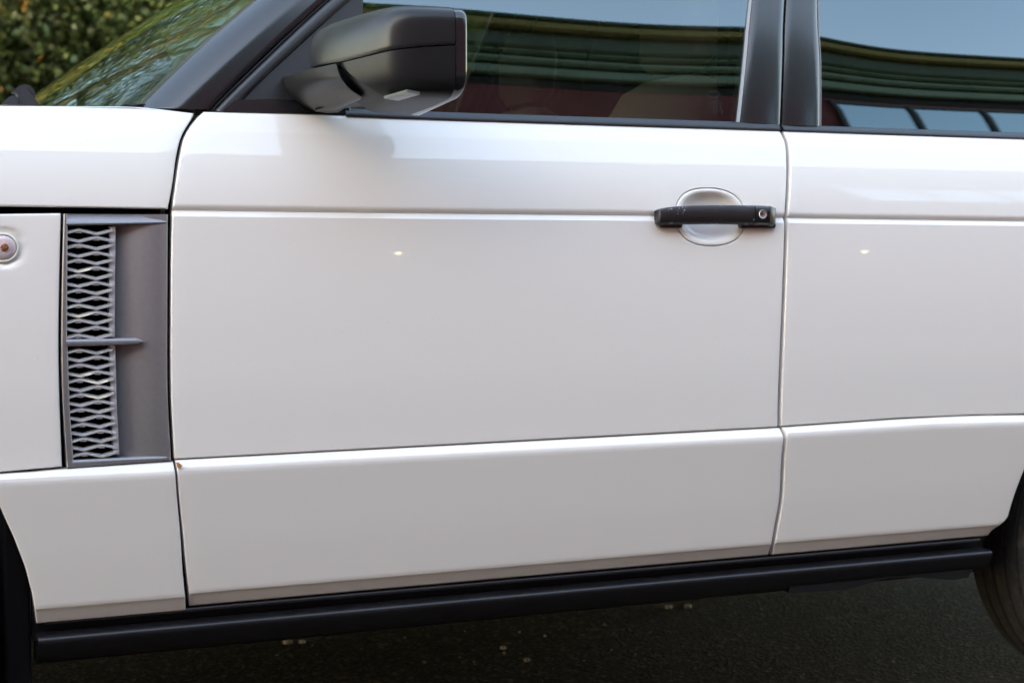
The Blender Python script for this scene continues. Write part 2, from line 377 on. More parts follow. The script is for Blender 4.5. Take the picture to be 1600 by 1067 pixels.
def disc(name, c, prof, m, parent, n=36):
    V = [[c[0] + r * math.cos(q), c[1] + dy, c[2] + r * math.sin(q)] for r, dy in prof for q in np.linspace(0, 2 * math.pi, n, endpoint=False)]
    return mk(name, V, grid_faces(len(prof), n, 0, True) + [tuple(range((len(prof) - 1) * n, len(prof) * n))], m, parent, smooth=40)
disc('lock_cylinder', lc, [(RL, .006), (RL, .0005), (RL * .92, -.0004), (RL * .80, .0), (RL * .76, .0012), (.001, .0012)], SILVER, door_handle)
kh = [(-.0009, .0040), (.0002, .0045), (.0014, .0036), (.0010, .0022), (.0007, -.0030), (-.0005, -.0030), (-.0004, .0018)]
mk('keyhole', [[lc[0] + a, lc[1] + .0008, lc[2] + b_] for a, b_ in kh] + [[lc[0] + a, lc[1] + .0022, lc[2] + b_] for a, b_ in kh], [tuple(range(7))] + [(i, (i + 1) % 7, 7 + (i + 1) % 7, 7 + i) for i in range(7)], DARK, door_handle, smooth=0)

# ================================================================== side repeater lamp
ly = float(YB(lampc[2]))
lamp = disc('side_repeater', lampc + [0, .004, 0], [(.0245, .014), (.0245, -.002), (.0236, -.005), (.0218, -.006), (.0204, -.005), (.0198, -.002), (.001, -.002)], WHITEPL, car)
disc('lens', lampc + [0, .001, 0], [(.0196, .002), (.0194, -.002), (.0165, -.0042), (.011, -.0055), (.0055, -.006), (.001, -.0062)], LAMPG, lamp)
disc('bulb', lampc + [.002, -.0055, 0], [(.0068, .004), (.0064, -.0005), (.004, -.0012), (.0005, -.0014)], AMBER, lamp, 8)

# ================================================================== side vent
vent_xl = VC([(99.5, 334), (97.2, 429), (96, 537), (98, 628), (104.5, 731)])
vent_xr = VC([(262.5, 334), (262, 430), (261.8, 600), (267.5, 719)])
def px2(px, py): p = surf(px, py); return p[0], p[2]
gxl = VC([(105.7, 354), (105, 430), (104.8, 528), (105.7, 541), (109, 640), (115, 719)], lin=True)
gxr = VC([(181, 354), (180, 430), (179.5, 528), (180.5, 541), (183, 640), (187, 711)], lin=True)
rxr = VC([(250, 350), (253, 430), (252, 600), (254, 712)], lin=True)
zu0, zu1 = surf(140, 528)[2], surf(140, 354)[2]; zl0, zl1 = surf(140, 716)[2], surf(140, 541)[2]
VT, VB = surf(140, 334.5)[2], surf(140, 728)[2]
RD = .027
V, Fs = [], []
def quad_strip(fa, fb, n=24, z0=None, z1=None):
    """surface between two curves fa(s)->p, fb(s)->p"""
    b0 = len(V)
    for s in np.linspace(0, 1, n):
        V.append(fa(s)); V.append(fb(s))
    for i in range(n - 1): Fs.append((b0 + 2 * i, b0 + 2 * i + 1, b0 + 2 * i + 3, b0 + 2 * i + 2))
def P3(x, z, dy): return [float(x), float(YB(z)) + dy, float(z)]
zz = lambda s, a=VB, b=VT: a + (b - a) * s
def vbot(x): return float(np.interp(x, [px2(104.5, 731)[0], px2(267.5, 719)[0]], [px2(104.5, 731)[1], px2(267.5, 719)[1]]))
# left bar, right flush strip, outer edges
def lerpz(s, x): return vbot(x) + (VT - vbot(x)) * s
def onx(fx, dy): return lambda s: (lambda z: P3(fx(z), z, dy))(vbot(fx(VB)) + (VT - vbot(fx(VB))) * s)
quad_strip(onx(vent_xl, .03), onx(vent_xl, .0015)); quad_strip(onx(vent_xl, .0015), onx(lambda z: vent_xl(z) + .0015, 0)); quad_strip(onx(lambda z: vent_xl(z) + .0015, 0), onx(lambda z: gxl(z) - .0015, 0)); quad_strip(onx(lambda z: gxl(z) - .0015, 0), onx(gxl, .0015)); quad_strip(onx(gxl, .0015), onx(gxl, .05))
quad_strip(onx(rxr, .0015), onx(lambda z: vent_xr(z) - .002, 0)); quad_strip(onx(lambda z: vent_xr(z) - .002, 0), onx(vent_xr, .002)); quad_strip(onx(vent_xr, .002), onx(vent_xr, .03))
# curved scoop: deep beside the grille, running out to flush at the door
N = 10
for k in range(N):
    def f(k_): 
        u = k_ / N; return lambda s: (lambda z: P3(gxr(z) + (rxr(z) - gxr(z)) * u, z, .0015 + RD * (1 - u) ** 1.7))(zz(s, VB - .004, VT))
    quad_strip(f(k), f(k + 1))
quad_strip(onx(gxr, RD + .0015), onx(gxr, RD + .02))
side_vent = mk('side_vent', V, Fs, VENT, car, smooth=40); side_vent.name = 'side_vent'
def shelf(name, ztop, zbot, xend, yo=-.0005, tip=False, rt=None):
    """horizontal blade flush with the outside: bar between grille openings, tapering out to the right"""
    rings = []
    X0 = float(gxl((ztop(0) + zbot(0)) / 2)) - .002
    for s in np.linspace(0, 1, 14):
        X = X0 + (xend - X0) * s; a, b_ = ztop(s), zbot(s); mid = (a + b_) / 2
        if tip and s > .93: a, b_ = mid + (a - mid) * (1 - s) / .07 * .8 + .0005, mid + (b_ - mid) * (1 - s) / .07 * .8 - .0005
        y = lambda z, d: float(YB(z)) + d
        r = min(.003, (a - b_) / 2.2); q_ = rt or r
        rings.append([[X, y(a, .05), a + .001], [X, y(a, yo + q_), a], [X, y(a, yo + q_ * .12), a - q_ * .9], [X, y(a, yo), a - q_ * 1.1], [X, y(b_, yo), b_ + r], [X, y(b_, yo + r * .3), b_ + r * .3], [X, y(b_, yo + r), b_], [X, y(b_, .05), b_]])
    return loft(name, rings, VENT, side_vent)
zp = lambda py, px=140: surf(px, py)[2]
shelf('top_bar', lambda s: VT, lambda s: zp(353) + (zp(350, 250) - zp(353)) * s, px2(262, 340)[0] - .002, rt=.010)
shelf('fin', lambda s: zp(529.5) + (zp(528.5, 220) - zp(529.5)) * s, lambda s: zp(540.5) + (zp(538.5, 220) - zp(540.5)) * s, px2(223, 533)[0], yo=-.002, tip=True)
X0b, X1b = px2(105, 720)[0], px2(262, 712)[0]
shelf('bottom_bar', lambda s: zp(719, 115) + (zp(712, 262) - zp(719, 115)) * s, lambda s: vbot(X0b + (X1b - X0b) * s) , px2(262, 712)[0] - .001)
def vent_grille(z0f, z1, ph):
    V, Fs = [], []
    pit, amp, colp = .01225, .0036, .0285
    def prism_(p, q, th, y0, y1, th2=None):
        th2 = th2 or th; b0 = len(V)
        for (x, z), h in ((p, th), (q, th2)):
            yb = float(YB(z))
            V.extend([[x, yb + y0, z + h], [x, yb + y1, z + h * 1.6 + .0012], [x, yb + y1, z - h * 1.6], [x, yb + y0, z - h]])
        for i in range(4): Fs.append((b0 + i, b0 + (i + 1) % 4, b0 + 4 + (i + 1) % 4, b0 + 4 + i))
        Fs.append((b0, b0 + 1, b0 + 2, b0 + 3)); Fs.append((b0 + 7, b0 + 6, b0 + 5, b0 + 4))
    i = 0; z = z1 + .003
    while z > z0f(0) - .02:
        xl_, xr_ = float(gxl(z)) - .004, float(gxr(z)) - .004
        c0 = float(gxl(z)) + .0185; k = -1
        knots = [(c0 + k_ * colp, z + (amp if (i + k_) % 2 else -amp)) for k_ in range(-2, 5)]
        zi = lambda x: float(np.interp(x, [a for a, _ in knots], [b for _, b in knots]))
        xs = sorted([xl_, xr_] + [a for a, _ in knots if xl_ < a < xr_])
        for a, b_ in zip(xs[:-1], xs[1:]):
            if zi((a + b_) / 2) < z0f((a - xl_) / (xr_ - xl_)) - .002 or zi((a + b_) / 2) > z1 + .002: continue
            prism_((a, zi(a)), (b_, zi(b_)), .0016, .003, .015)
        for k_, (a, zk) in enumerate(knots):
            if xl_ < a < xr_ and (i + k_) % 2 == 1 and zk - .004 > z0f((a - xl_) / (xr_ - xl_)) and zk < z1 + .004:                    # web joining the trough of this bar to the peak of the next
                b0 = len(V); zb_ = zk - (pit - 2 * amp); h = .0046; yb = float(YB(zk))
                for yy, hh in ((.0045, h), (.016, h * 1.1)):
                    V.extend([[a - hh, yb + yy, zk], [a + hh, yb + yy, zk], [a + hh, yb + yy, zb_], [a - hh, yb + yy, zb_]])
                Fs.append((b0, b0 + 1, b0 + 2, b0 + 3)); Fs.append((b0 + 7, b0 + 6, b0 + 5, b0 + 4))
                for q in range(4): Fs.append((b0 + q, b0 + (q + 1) % 4, b0 + 4 + (q + 1) % 4, b0 + 4 + q))
        z -= pit; i += 1
    # right-hand upright strip that the bars run into
    b0 = len(V); n = 12
    za, zb_ = z0f(1), z1
    for s in np.linspace(0, 1, n):
        zc_ = za + (zb_ - za) * s; x = float(gxr(zc_)); yb = float(YB(zc_))
        V.extend([[x - .0085, yb + .0095, zc_], [x + .0005, yb + .008, zc_], [x + .0005, yb + .03, zc_], [x - .0085, yb + .03, zc_]])
    for q in range(n - 1):
        for i in range(4): Fs.append((b0 + 4 * q + i, b0 + 4 * q + (i + 1) % 4, b0 + 4 * q + 4 + (i + 1) % 4, b0 + 4 * q + 4 + i))
    return mk('vent_grille', V, Fs, GRILLE, side_vent, smooth=25)
vent_grille(lambda s: zu0, zu1, 0); vent_grille(lambda s: zp(719, 115) + (zp(711, 187) - zp(719, 115)) * s, zl1, 1)
box('vent_backing', (px2(90, 500)[0], .055, VB - .01), (px2(262, 500)[0], .07, VT + .01), DARK, side_vent)

# ================================================================== sills, underside, wheel wells
rk_top, rk_bot = .436, .372
def strip(name, sect, x0, x1, m, parent, n=2, wob=None):
    rings = [[[X, y, z] for y, z in sect] for X in np.linspace(x0, x1, n)]
    return loft(name, rings, m, parent, smooth=62)
strip('rocker_panel', [(.10, .45), (.052, .45), (.050, .436), (.0515, .420), (.054, .414), (.0555, .402), (.06, .398), (.062, .37), (.10, .37)], -.84, 1.118, SILLM, car)
strip('sill_ridge', [(.060, .4085), (.046, .4095), (.042, .406), (.043, .4015), (.060, .399)], -.82, 1.096, SILLM, car)
SX0, SX1 = at(60, 1006, .016)[0], at(1551, 863, .016)[0]
strip('side_sill', [(.12, .384), (.055, .386), (.030, .3865), (.0235, .3862), (.0195, .3850), (.0172, .3828), (.0162, .3800), (.0165, .3765), (.018, .373), (.027, .358), (.038, .343), (.06, .332), (.12, .325)], SX0, SX1, SILLM, car)
P = [(.62, .332), (.76, .328), (.86, .345), (.94, .338), (1.02, .326), (1.06, .328), (1.092, .372), (1.07, .38), (.62, .38)]
mk('sill_bracket', [[x, .036, z] for x, z in P] + [[x, .07, z] for x, z in P], [tuple(range(9)), tuple(range(9, 18))[::-1]] + [(i, (i + 1) % 9, 9 + (i + 1) % 9, 9 + i) for i in range(9)], SILLM, car, smooth=0)
box('mud_flap', (-.885, .072, .12), (-.842, .42, .64), DARK, car, .006)
box('underbody', (-.80, .10, .335), (1.10, 1.83, .47), DARK, car)
box('inner_structure', (-.60, .075, .46), (1.16, .125, 1.235), DARK, car)
for nm, cx in (('wheel_well', FWX), ('wheel_well', RWX)):
    V, Fs = [], []
    A = np.linspace(math.radians(3), math.radians(177), 40)
    for y in (.062, .36): V += [[cx + .462 * math.cos(q), y, .40 + .462 * math.sin(q)] for q in A]
    Fs = grid_faces(2, 40)
    c0 = len(V); V.append([cx, .36, .3]); Fs += [(40 + i, 41 + i, c0) for i in range(39)]
    mk(nm, V, Fs, DARK, car)

def wheel(cx):
    root_o = np.array([cx, .14, WZ])
    wh = bpy.data.objects.new('wheel', None); COL.objects.link(wh); wh.parent = car; wh.location = root_o - R0
    n = 96
    prof = [(.245, -.10), (.262, -.118), (.30, -.130), (.335, -.128), (.358, -.119), (.368, -.108)]
    ys = []
    for a, b_ in [(-.104, -.066), (-.056, -.026), (-.016, .016), (.026, .056), (.066, .104)]: ys += [(a, b_)]
    for a, b_ in ys:
        r = lambda y: WR - .008 * (abs(y) / .104) ** 3
        prof += [(r(a) - .009, a - .001), (r(a), a), (r((a + b_) / 2), (a + b_) / 2), (r(b_), b_), (r(b_) - .009, b_ + .001)]
    prof += [(.368, .108), (.358, .119), (.335, .128), (.30, .130), (.262, .118), (.245, .10)]
    V = [[r * math.cos(q), y, r * math.sin(q)] for r, y in prof for q in np.linspace(0, 2 * math.pi, n, endpoint=False)]
    mk('tyre', V, grid_faces(len(prof), n, 0, True), TYRE, wh, origin=np.zeros(3), smooth=45)
    V = [[r * math.cos(q), y, r * math.sin(q)] for r, y in [(.247, -.10), (.25, -.112), (.24, -.114), (.228, -.10), (.215, -.06), (.21, .10), (.245, .10)] for q in np.linspace(0, 2 * math.pi, n, endpoint=False)]
    rim = mk('rim', V, grid_faces(7, n, 0, True), ALLOY, wh, origin=np.zeros(3))
    rings = []
    for k in range(6):
        q = k * math.pi / 3; u = np.array([math.cos(q), 0, math.sin(q)]); v = np.array([-math.sin(q), 0, math.cos(q)])
        rs = [[u * r + v * s * wd + np.array([0, yy, 0]) for s, yy in ((-1, y0 + .03), (-1, y0), (1, y0), (1, y0 + .03))] for r, wd, y0 in ((.03, .03, -.085), (.12, .022, -.095), (.225, .03, -.104))]
        loft('spoke', rs, ALLOY, wh).location = R0 * 1.0
    disc('hub_cap', np.array([0, -.088, 0]) + R0, [(.06, .03), (.058, -.004), (.04, -.012), (.001, -.014)], ALLOY, wh)
    return wh
wheels = [wheel(FWX), wheel(RWX)]

# ================================================================== greenhouse
def YP(z, off=0): return YG(z) + off
def ustrip(name, L, R, off, m, parent, inner=.03, curve=None, nz=30, nx=9, bulge=0):
    """upright strip between pixel polylines L and R on the greenhouse surface"""
    ff = lambda z: YG(z) + off
    PL = cr([surf(a, b, ff) for a, b in L]); PR = cr([surf(a, b, ff) for a, b in R])
    sL = np.linspace(0, 1, len(PL)); sR = np.linspace(0, 1, len(PR)); V = []
    for s in np.linspace(0, 1, nz):
        a = np.array([np.interp(s, sL, PL[:, k]) for k in range(3)]); b = np.array([np.interp(s, sR, PR[:, k]) for k in range(3)])
        row = []
        for u in np.linspace(0, 1, nx):
            p = a + (b - a) * u; p[1] = float(YG(p[2])) + off
            e = min(u, 1 - u) * np.linalg.norm(b - a)
            p[1] += -bulge * (1 - (2 * u - 1) ** 2) + (.003 - math.sqrt(max(.003 ** 2 - max(.003 - e, 0) ** 2, 0)))
            if curve: p = curve(p, u)
            row.append(p)
        row = [row[0] + [0, inner, 0]] + row + [row[-1] + [0, inner, 0]]
        V += row
    return mk(name, V, grid_faces(nz, nx + 2), m, parent, smooth=50)
def wrap(p, u):                                  # A-pillar turns in towards the windscreen
    k = max(0, .62 - u) / .62; p = p.copy(); p[1] += .045 * k * k; return p
apL = [(214, 168), (225, 158), (305, 80), (397.5, 0), (560, -134), (780, -290)]
apR = [(329, 171.5), (338, 160), (403, 96), (507.5, 0), (660, -128), (840, -255)]
ustrip('windscreen_pillar', apL, apR, -.012, BLACK, car, curve=wrap, nx=17, inner=.05)
cow = [at(a, b, y) for a, b, y in [(196, 162.5, .10), (270, 163.2, .085), (300, 165.5, .080), (322, 169, .078), (322, 181, .078), (300, 180, .080), (230, 172, .10)]]
mk('cowl_corner', cow + [p + np.array([0, .09, 0]) for p in cow], [tuple(range(7))] + [(i, (i + 1) % 7, 7 + (i + 1) % 7, 7 + i) for i in range(7)], BLACK, car, smooth=0)
SEAL = ustrip('door_seal', [(329.5, 172.5), (338.5, 161), (404, 97), (508.5, 0), (662, -128), (842, -252)], [(336, 174), (345.5, 161), (411, 97), (515, 0), (668, -127), (846, -248)], -.006, RUBBER, car, nx=5)
ustrip('window_frame', [(336.5, 174), (346, 161), (411.5, 97), (515.5, 0), (668, -127), (846, -247)], [(366, 175), (376, 161), (440, 97), (548, 0), (690, -115), (862, -232)], -.008, PLASTIC2, front_door, nx=7, bulge=.0015)
# sail panel (black triangle carrying the mirror)
sail = [(352, 175.5), (374, 158), (440, 98), (549, -2), (567.5, -2), (565, 60), (566, 176), (540, 179), (450, 177.5)]
SO = [surf(a, b, lambda z: YG(z) - .004) for a, b in sail]
prism('sail_panel', [(p[0], p[2]) for p in SO], lambda X, z: float(YG(z)) - .004, .03, PLASTIC2, front_door)
lowsail = [(345, 174.2), (366, 156.5), (420, 154.5), (470, 156.5), (548, 166), (548, 179.8), (440, 177.8)]
SO = [surf(a, b, lambda z: YG(z) - .012) for a, b in lowsail]
prism('sail_base', [(p[0], p[2]) for p in SO], lambda X, z: float(YG(z)) - .012, .02, BLACK, front_door, front_round=.002)
# belt mouldings
def belt(name, top, bot, parent):
    ff = lambda z: Y_BELT + .004 + 0 * z
    T = [surf(a, b, ff) for a, b in top]; B_ = [surf(a, b, ff) for a, b in bot]; rings = []
    for a, b_ in zip(T, B_):
        zt, zb = a[2], b_[2] - .001; h = zt - zb; X = (a[0] + b_[0]) / 2
        rings.append([[X, Y_BELT + .03, zt + .001], [X, Y_BELT + .012, zt + .001], [X, Y_BELT + .0085, zt - .0005], [X, Y_BELT + .004, zt - h * .3], [X, Y_BELT + .0005, zb + h * .45], [X, Y_BELT - .0015, zb + h * .2], [X, Y_BELT - .001, zb], [X, Y_BELT + .012, zb - .002], [X, Y_BELT + .03, zb - .002]])
    return loft(name, rings, TRIM, parent, smooth=60)
belt('belt_moulding', [(540, 169.5), (700, 176), (960, 184.5), (1217.5, 193.2)], [(540, 181.5), (700, 187.5), (960, 196), (1217.5, 204.2)], front_door)
belt('belt_moulding', [(1223, 195.2), (1420, 202), (1600, 208), (1760, 213)], [(1223, 204.8), (1420, 211.5), (1600, 217.5), (1760, 222)], rear_door)
# B pillars
def bcurve(p, u): return p
ustrip('pillar_trim', [(1157.5, 193), (1168, 95), (1177, 0), (1192, -200)], [(1219.3, 195), (1223.3, 95), (1226.6, 0), (1232, -200)], -.008, BLACK, front_door, bulge=.002, nx=11)
ustrip('glass_seal', [(1153.8, 193), (1164.3, 95), (1173.5, 0), (1188.5, -200)], [(1157, 193), (1167.5, 95), (1176.5, 0), (1191.5, -200)], -.006, GREYTRIM, front_door, nx=3)
ustrip('pillar_trim', [(1222.7, 196), (1226.8, 95), (1230.2, 0), (1236, -200)], [(1281.5, 197.5), (1281.5, 95), (1277.8, 0), (1272, -200)], -.008, BLACK, rear_door, bulge=.002, nx=11)
ustrip('glass_seal', [(1282, 197.5), (1282, 95), (1278.3, 0), (1272.5, -200)], [(1284.3, 197.5), (1284.3, 95), (1280.8, 0), (1275, -200)], -.006, GREYTRIM, rear_door, nx=3)
box('pillar_core', (.52, .13, 1.22), (.60, .17, 1.45), DARK, car)
# panes
def pane(name, L, R, m, parent, twist=None, nz=20, nx=30):
    PL = [surf(a, b, YG) for a, b in L]; PR = [surf(a, b, YG) for a, b in R]; V = []
    PL = np.array(PL); PR = np.array(PR); sL = np.linspace(0, 1, len(PL)); sR = np.linspace(0, 1, len(PR))
    for s in np.linspace(0, 1, nz):
        a = np.array([np.interp(s, sL, PL[:, k]) for k in range(3)]); b = np.array([np.interp(s, sR, PR[:, k]) for k in range(3)])
        for u in np.linspace(0, 1, nx):
            p = a + (b - a) * u; p[1] = float(YG(p[2])) + (twist(p[0], p[2]) if twist else 0); V.append(p)
    return mk(name, V, grid_faces(nz, nx), m, parent, smooth=80)
def tw_f(X, z): return .004 + (z - 1.27) * (.004 * math.sin((X - .1) * 5.5) - .006 * (X - .2) - .006)
def tw_r(X, z): return .004 - (z - 1.27) * .009 + (z - 1.27) ** 2 * .066 / (1 + math.exp(-(X - .80) * 14))
pane('window_pane', [(560, 185), (558, 0), (640, -120), (860, -250)], [(1160, 200), (1180, 0), (1192, -130), (1200, -250)], GLASSF, front_door, tw_f)
pane('window_pane', [(1276, 202), (1272, 0), (1270, -130), (1268, -240)], [(1790, 222), (1790, 60), (1770, -60), (1745, -160)], GLASSR, rear_door, tw_r)
ustrip('rear_pillar', [(1785, 223), (1785, 60), (1765, -60), (1740, -160)], [(1900, 226), (1900, 80), (1880, -30), (1850, -120)], -.006, BLACK, car)
pane('quarter_pane', [(1895, 228), (1895, 80), (1875, -30), (1845, -120)], [(2160, 236), (2140, 120), (2100, 40), (2060, -30)], GLASSR, car)
# faint print etched in the corner of the front pane
ET = mat('etching', (.045, .045, .045), .6)
V, Fs = [], []
yf = lambda p: float(YG(p[2])) + tw_f(p[0], p[2]) - .0008
def ep(px, py): p = surf(px, py, YG, .0035); p[1] = yf(p); return p
def equad(pts):
    b0 = len(V); V.extend([ep(*q) for q in pts]); Fs.append(tuple(range(b0, b0 + 4)))
for k in range(24):
    a, b_ = k * math.pi / 12, (k + 1) * math.pi / 12
    equad([(1115 + 9.5 * math.cos(a), 148 + 5 * math.sin(a)), (1115 + 9.5 * math.cos(b_), 148 + 5 * math.sin(b_)), (1115 + 9 * math.cos(b_), 148 + 4.5 * math.sin(b_)), (1115 + 9 * math.cos(a), 148 + 4.5 * math.sin(a))])
for x, y0, y1 in [(1107, 158, 170), (1110, 157, 168), (1114, 156, 178), (1117, 158, 172), (1121, 156, 176), (1125, 160, 174), (1128, 172, 177)]:
    y = y0
    while y < y1:
        L = random.uniform(1, 3); equad([(x, y), (x + .7, y), (x + .7, y + L), (x, y + L)]); y += L + random.uniform(.5, 1.2)
mk('glass_etching', V, Fs, ET, front_door, smooth=0)

# windscreen: curved, raked; roof
def ws_pt(s, h):                                 # s 0 near side .. 1 far side, h 0 cowl .. 1 header
    b0 = at(232, 168, .125); t0 = np.array([at(775, -285, .28)[0], .27, 1.74])
    k = 4 * s * (1 - s); k = k ** .8
    base = np.array([b0[0] - .262 * k, .125 + 1.68 * s, 1.255]); top = np.array([t0[0] - .17 * k, .27 + 1.39 * s, 1.745 + .04 * k])
    p = base + (top - base) * h; bow = math.sin(math.pi * h) * .022
    p[0] -= bow * .75; p[2] += bow * .65; return p
V = [ws_pt(s, h) for h in np.linspace(0, 1, 24) for s in np.linspace(0, 1, 60)]
windscreen = mk('windscreen', V, grid_faces(24, 60), GLASSW, car, smooth=80)
V = []
for h in np.linspace(0, 1, 8):
    for s in np.linspace(0, 1, 60):
        p = ws_pt(s, h * (.145 + .06 * math.exp(-min(s, 1 - s) / .05))); V.append(p + np.array([.003, .0, -.004]))
mk('black_border', V, grid_faces(8, 60), DARK, windscreen)
V = []
for s in np.linspace(0, .12, 14):
    pass
def roof_pt(u, s):
    X = ws_pt(s, 1)[0] * (1 - u) + 2.35 * u; k = 4 * s * (1 - s)
    return np.array([X, .27 + 1.39 * s, 1.745 + .045 * k ** .6 + .03 * math.sin(math.pi * u) - .06 * u])
V = [roof_pt(u, s) for u in np.linspace(0, 1, 20) for s in np.linspace(0, 1, 30)]
mk('roof', V, grid_faces(20, 30), PAINT, car, smooth=60)
tube('roof_rail', [(float(ws_pt(0, 1)[0]) - .02, .262, 1.735), (.4, .262, 1.765), (1.2, .262, 1.765), (2.36, .262, 1.69)], .022, BLACK, car)
# bonnet top, cowl, nose, tail
V = []
for u in np.linspace(0, 1, 24):
    X = -2.05 + u * (2.05 - .60)
    for s in np.linspace(0, 1, 26):
        Xs = X - .0 if True else X
        k = 4 * s * (1 - s); y0 = float(YN(np.array([X]), np.array([1.25]))[0]) + .006
        zt = float(bn_top(np.array([X]))) - .0015
        cut = (X > -.85) * .0
        V.append([min(Xs, float(ws_pt(s, 0)[0]) - .02) if .03 < s < .97 else Xs, y0 + (1.93 - 2 * y0) * s, zt + .020 * k ** .35 * np.clip((-X - .55) * 3, 0, 1) - .10 * (1 - u) ** 4])
mk('bonnet_top', V, grid_faces(24, 26), PAINT, bonnet, smooth=60)
V = [p for s in np.linspace(0.02, .98, 40) for p in (ws_pt(s, 0) + [-.035, 0, -.012], ws_pt(s, 0) + [.02, 0, .004])]
mk('cowl_panel', V, [(2 * i, 2 * i + 1, 2 * i + 3, 2 * i + 2) for i in range(39)], RUBBER, car)
box('engine_bay', (-2.0, .20, .5), (-.62, 1.73, 1.16), DARK, car)
box('front_bumper', (-2.28, .10, .32), (-1.74, 1.83, .72), PAINT, car, .08)
box('radiator_grille', (-2.14, .55, .80), (-2.02, 1.38, 1.08), GRILLE, car, .02)
for y in (.14, 1.42): box('headlight', (-2.13, y, .80), (-1.98, y + .37, 1.06), LAMPC, car, .03)
box('nose_panel', (-2.10, .10, .70), (-1.98, 1.83, 1.14), DARK, car)
box('rear_bumper', (2.05, .04, .36), (2.52, 1.89, .70), PAINT, car, .05)
box('tailgate', (2.34, .10, .68), (2.44, 1.83, 1.26), PAINT, car, .03)
V = [[2.43, .12, 1.25], [2.43, 1.81, 1.25], [2.30, 1.62, 1.70], [2.30, .31, 1.70]]
mk('rear_window', V, [(0, 1, 2, 3)], GLASSR, car, smooth=0)
for side in (0, 1):
    c = np.array([[1.83, .115, 1.25], [2.44, .115, 1.25], [2.32, .285, 1.71], [1.75, .285, 1.74]]); q = surf(2130, 236, YG)[0]
    c[0, 0] = q - .02; c[3, 0] = float(surf(2050, -30, YG)[0]) - .02
    if side: c[:, 1] = 1.93 - c[:, 1]
    mk('tail_pillar', list(c) + [p + np.array([0, .02 - .04 * side, 0]) for p in c], [(0, 1, 2, 3), (7, 6, 5, 4), (0, 1, 5, 4), (1, 2, 6, 5), (2, 3, 7, 6), (3, 0, 4, 7)], BLACK, car, smooth=0)
V = [roof_pt(u, s_) - np.array([0, 0, .03]) for u in (0.02, .5, 1) for s_ in np.linspace(0, 1, 12)]
mk('headlining', V, grid_faces(3, 12), CABIN, car)
box('load_floor', (1.6, .16, .75), (2.36, 1.77, .80), CABIN, car)
for y in (.05, 1.70): box('tail_light', (2.38, y, .86), (2.46, y + .18, 1.2), AMBER, car, .01)

# ================================================================== cabin
box('cabin_floor', (-.55, .16, .47), (2.3, 1.77, .50), CABIN, car)
V = []
for s in np.linspace(.03, .97, 20):
    p = ws_pt(s, .03); V += [p + [.03, 0, -.012], [-.33 + .02 * math.sin(9 * s), p[1], 1.235], [-.22, p[1], 1.18], [-.20, p[1], .8]]
mk('dashboard', V, grid_faces(20, 4), CABIN, car)
def seat(x, y):
    def rr(cx, cy, cz, w, d, h, n=18, e=3.2): return [[cx + d * np.sign(math.cos(q)) * abs(math.cos(q)) ** (2 / e), cy + w * np.sign(math.sin(q)) * abs(math.sin(q)) ** (2 / e), cz] for q in np.linspace(0, 2 * math.pi, n, endpoint=False)]
    s = loft('seat_back', [rr(x + a, y, z, w_, d, 0) for a, z, w_, d in [(0, .78, .23, .09), (.02, .95, .25, .10), (.06, 1.15, .25, .09), (.10, 1.30, .23, .075), (.125, 1.38, .19, .06), (.13, 1.405, .12, .03)]], LEATHER, car)
    loft('seat_cushion', [rr(x - .22, y, z, w_, d, 0) for z, w_, d in [(.55, .24, .26), (.72, .26, .28), (.79, .26, .28), (.82, .22, .24)]], LEATHER, s)
    loft('headrest', [rr(x + .14 + a, y, z, w_, d, 0) for a, z, w_, d in [(0, 1.42, .10, .03), (0, 1.45, .13, .05), (.005, 1.54, .135, .055), (.01, 1.61, .11, .04)]], LEATHER, s)
seat(.47, .52); seat(.47, 1.41); seat(1.40, .52); seat(1.40, 1.41)
V = [[-.02 + .07 * math.sin(a) * 1 + .0 + math.cos(b_) * .016, .52 + (.185 + .016 * math.cos(b_)) * math.cos(a), 1.10 + (.17 + .016 * math.cos(b_)) * math.sin(a) * .95 + .016 * math.sin(b_)] for a in np.linspace(0, 2 * math.pi, 40, endpoint=False) for b_ in np.linspace(0, 2 * math.pi, 8, endpoint=False)]
Fs = [(i * 8 + j, ((i + 1) % 40) * 8 + j, ((i + 1) % 40) * 8 + (j + 1) % 8, i * 8 + (j + 1) % 8) for i in range(40) for j in range(8)]
sw = mk('steering_wheel', V, Fs, CABIN, car)
box('steering_hub', (-.06, .45, 1.04), (-.01, .59, 1.13), CABIN, sw, .02)

# wiper arm above the bonnet edge
wy = .34
wp = lambda px, py, y=wy: at(px, py, y)
WB = mat('wiper_black', (.03, .032, .036), .38)
def slab(name, pts, y0, y1, m, parent, sm=0):
    n = len(pts); V = [at(a, b, y0) for a, b in pts] + [at(a, b, y0) + np.array([0, y1 - y0, 0]) for a, b in pts]
    return mk(name, V, [tuple(range(n)), tuple(range(n, 2 * n))[::-1]] + [(i, (i + 1) % n, n + (i + 1) % n, n + i) for i in range(n)], m, parent, smooth=sm)
wiper = slab('wiper_arm', [(26, 158), (29, 149), (34, 143), (38.5, 137), (40, 136), (42, 139), (52, 150), (60, 162), (62, 168), (20, 168)], .34, .37, WB, car)
slab('pivot_cover', [(0, 168), (5, 160), (14, 152), (20, 149.2), (24, 150), (27, 153), (30, 168)], .335, .36, WB, wiper)
slab('arm_crest', [(19, 144), (26, 137.5), (33, 133.5), (40, 132), (45, 133.5), (50, 137), (54, 142.5), (55.5, 148), (53, 149), (42, 139.5), (39, 136.5), (34, 143), (29, 150), (26, 146), (22, 144.5)], .345, .38, WB, wiper)

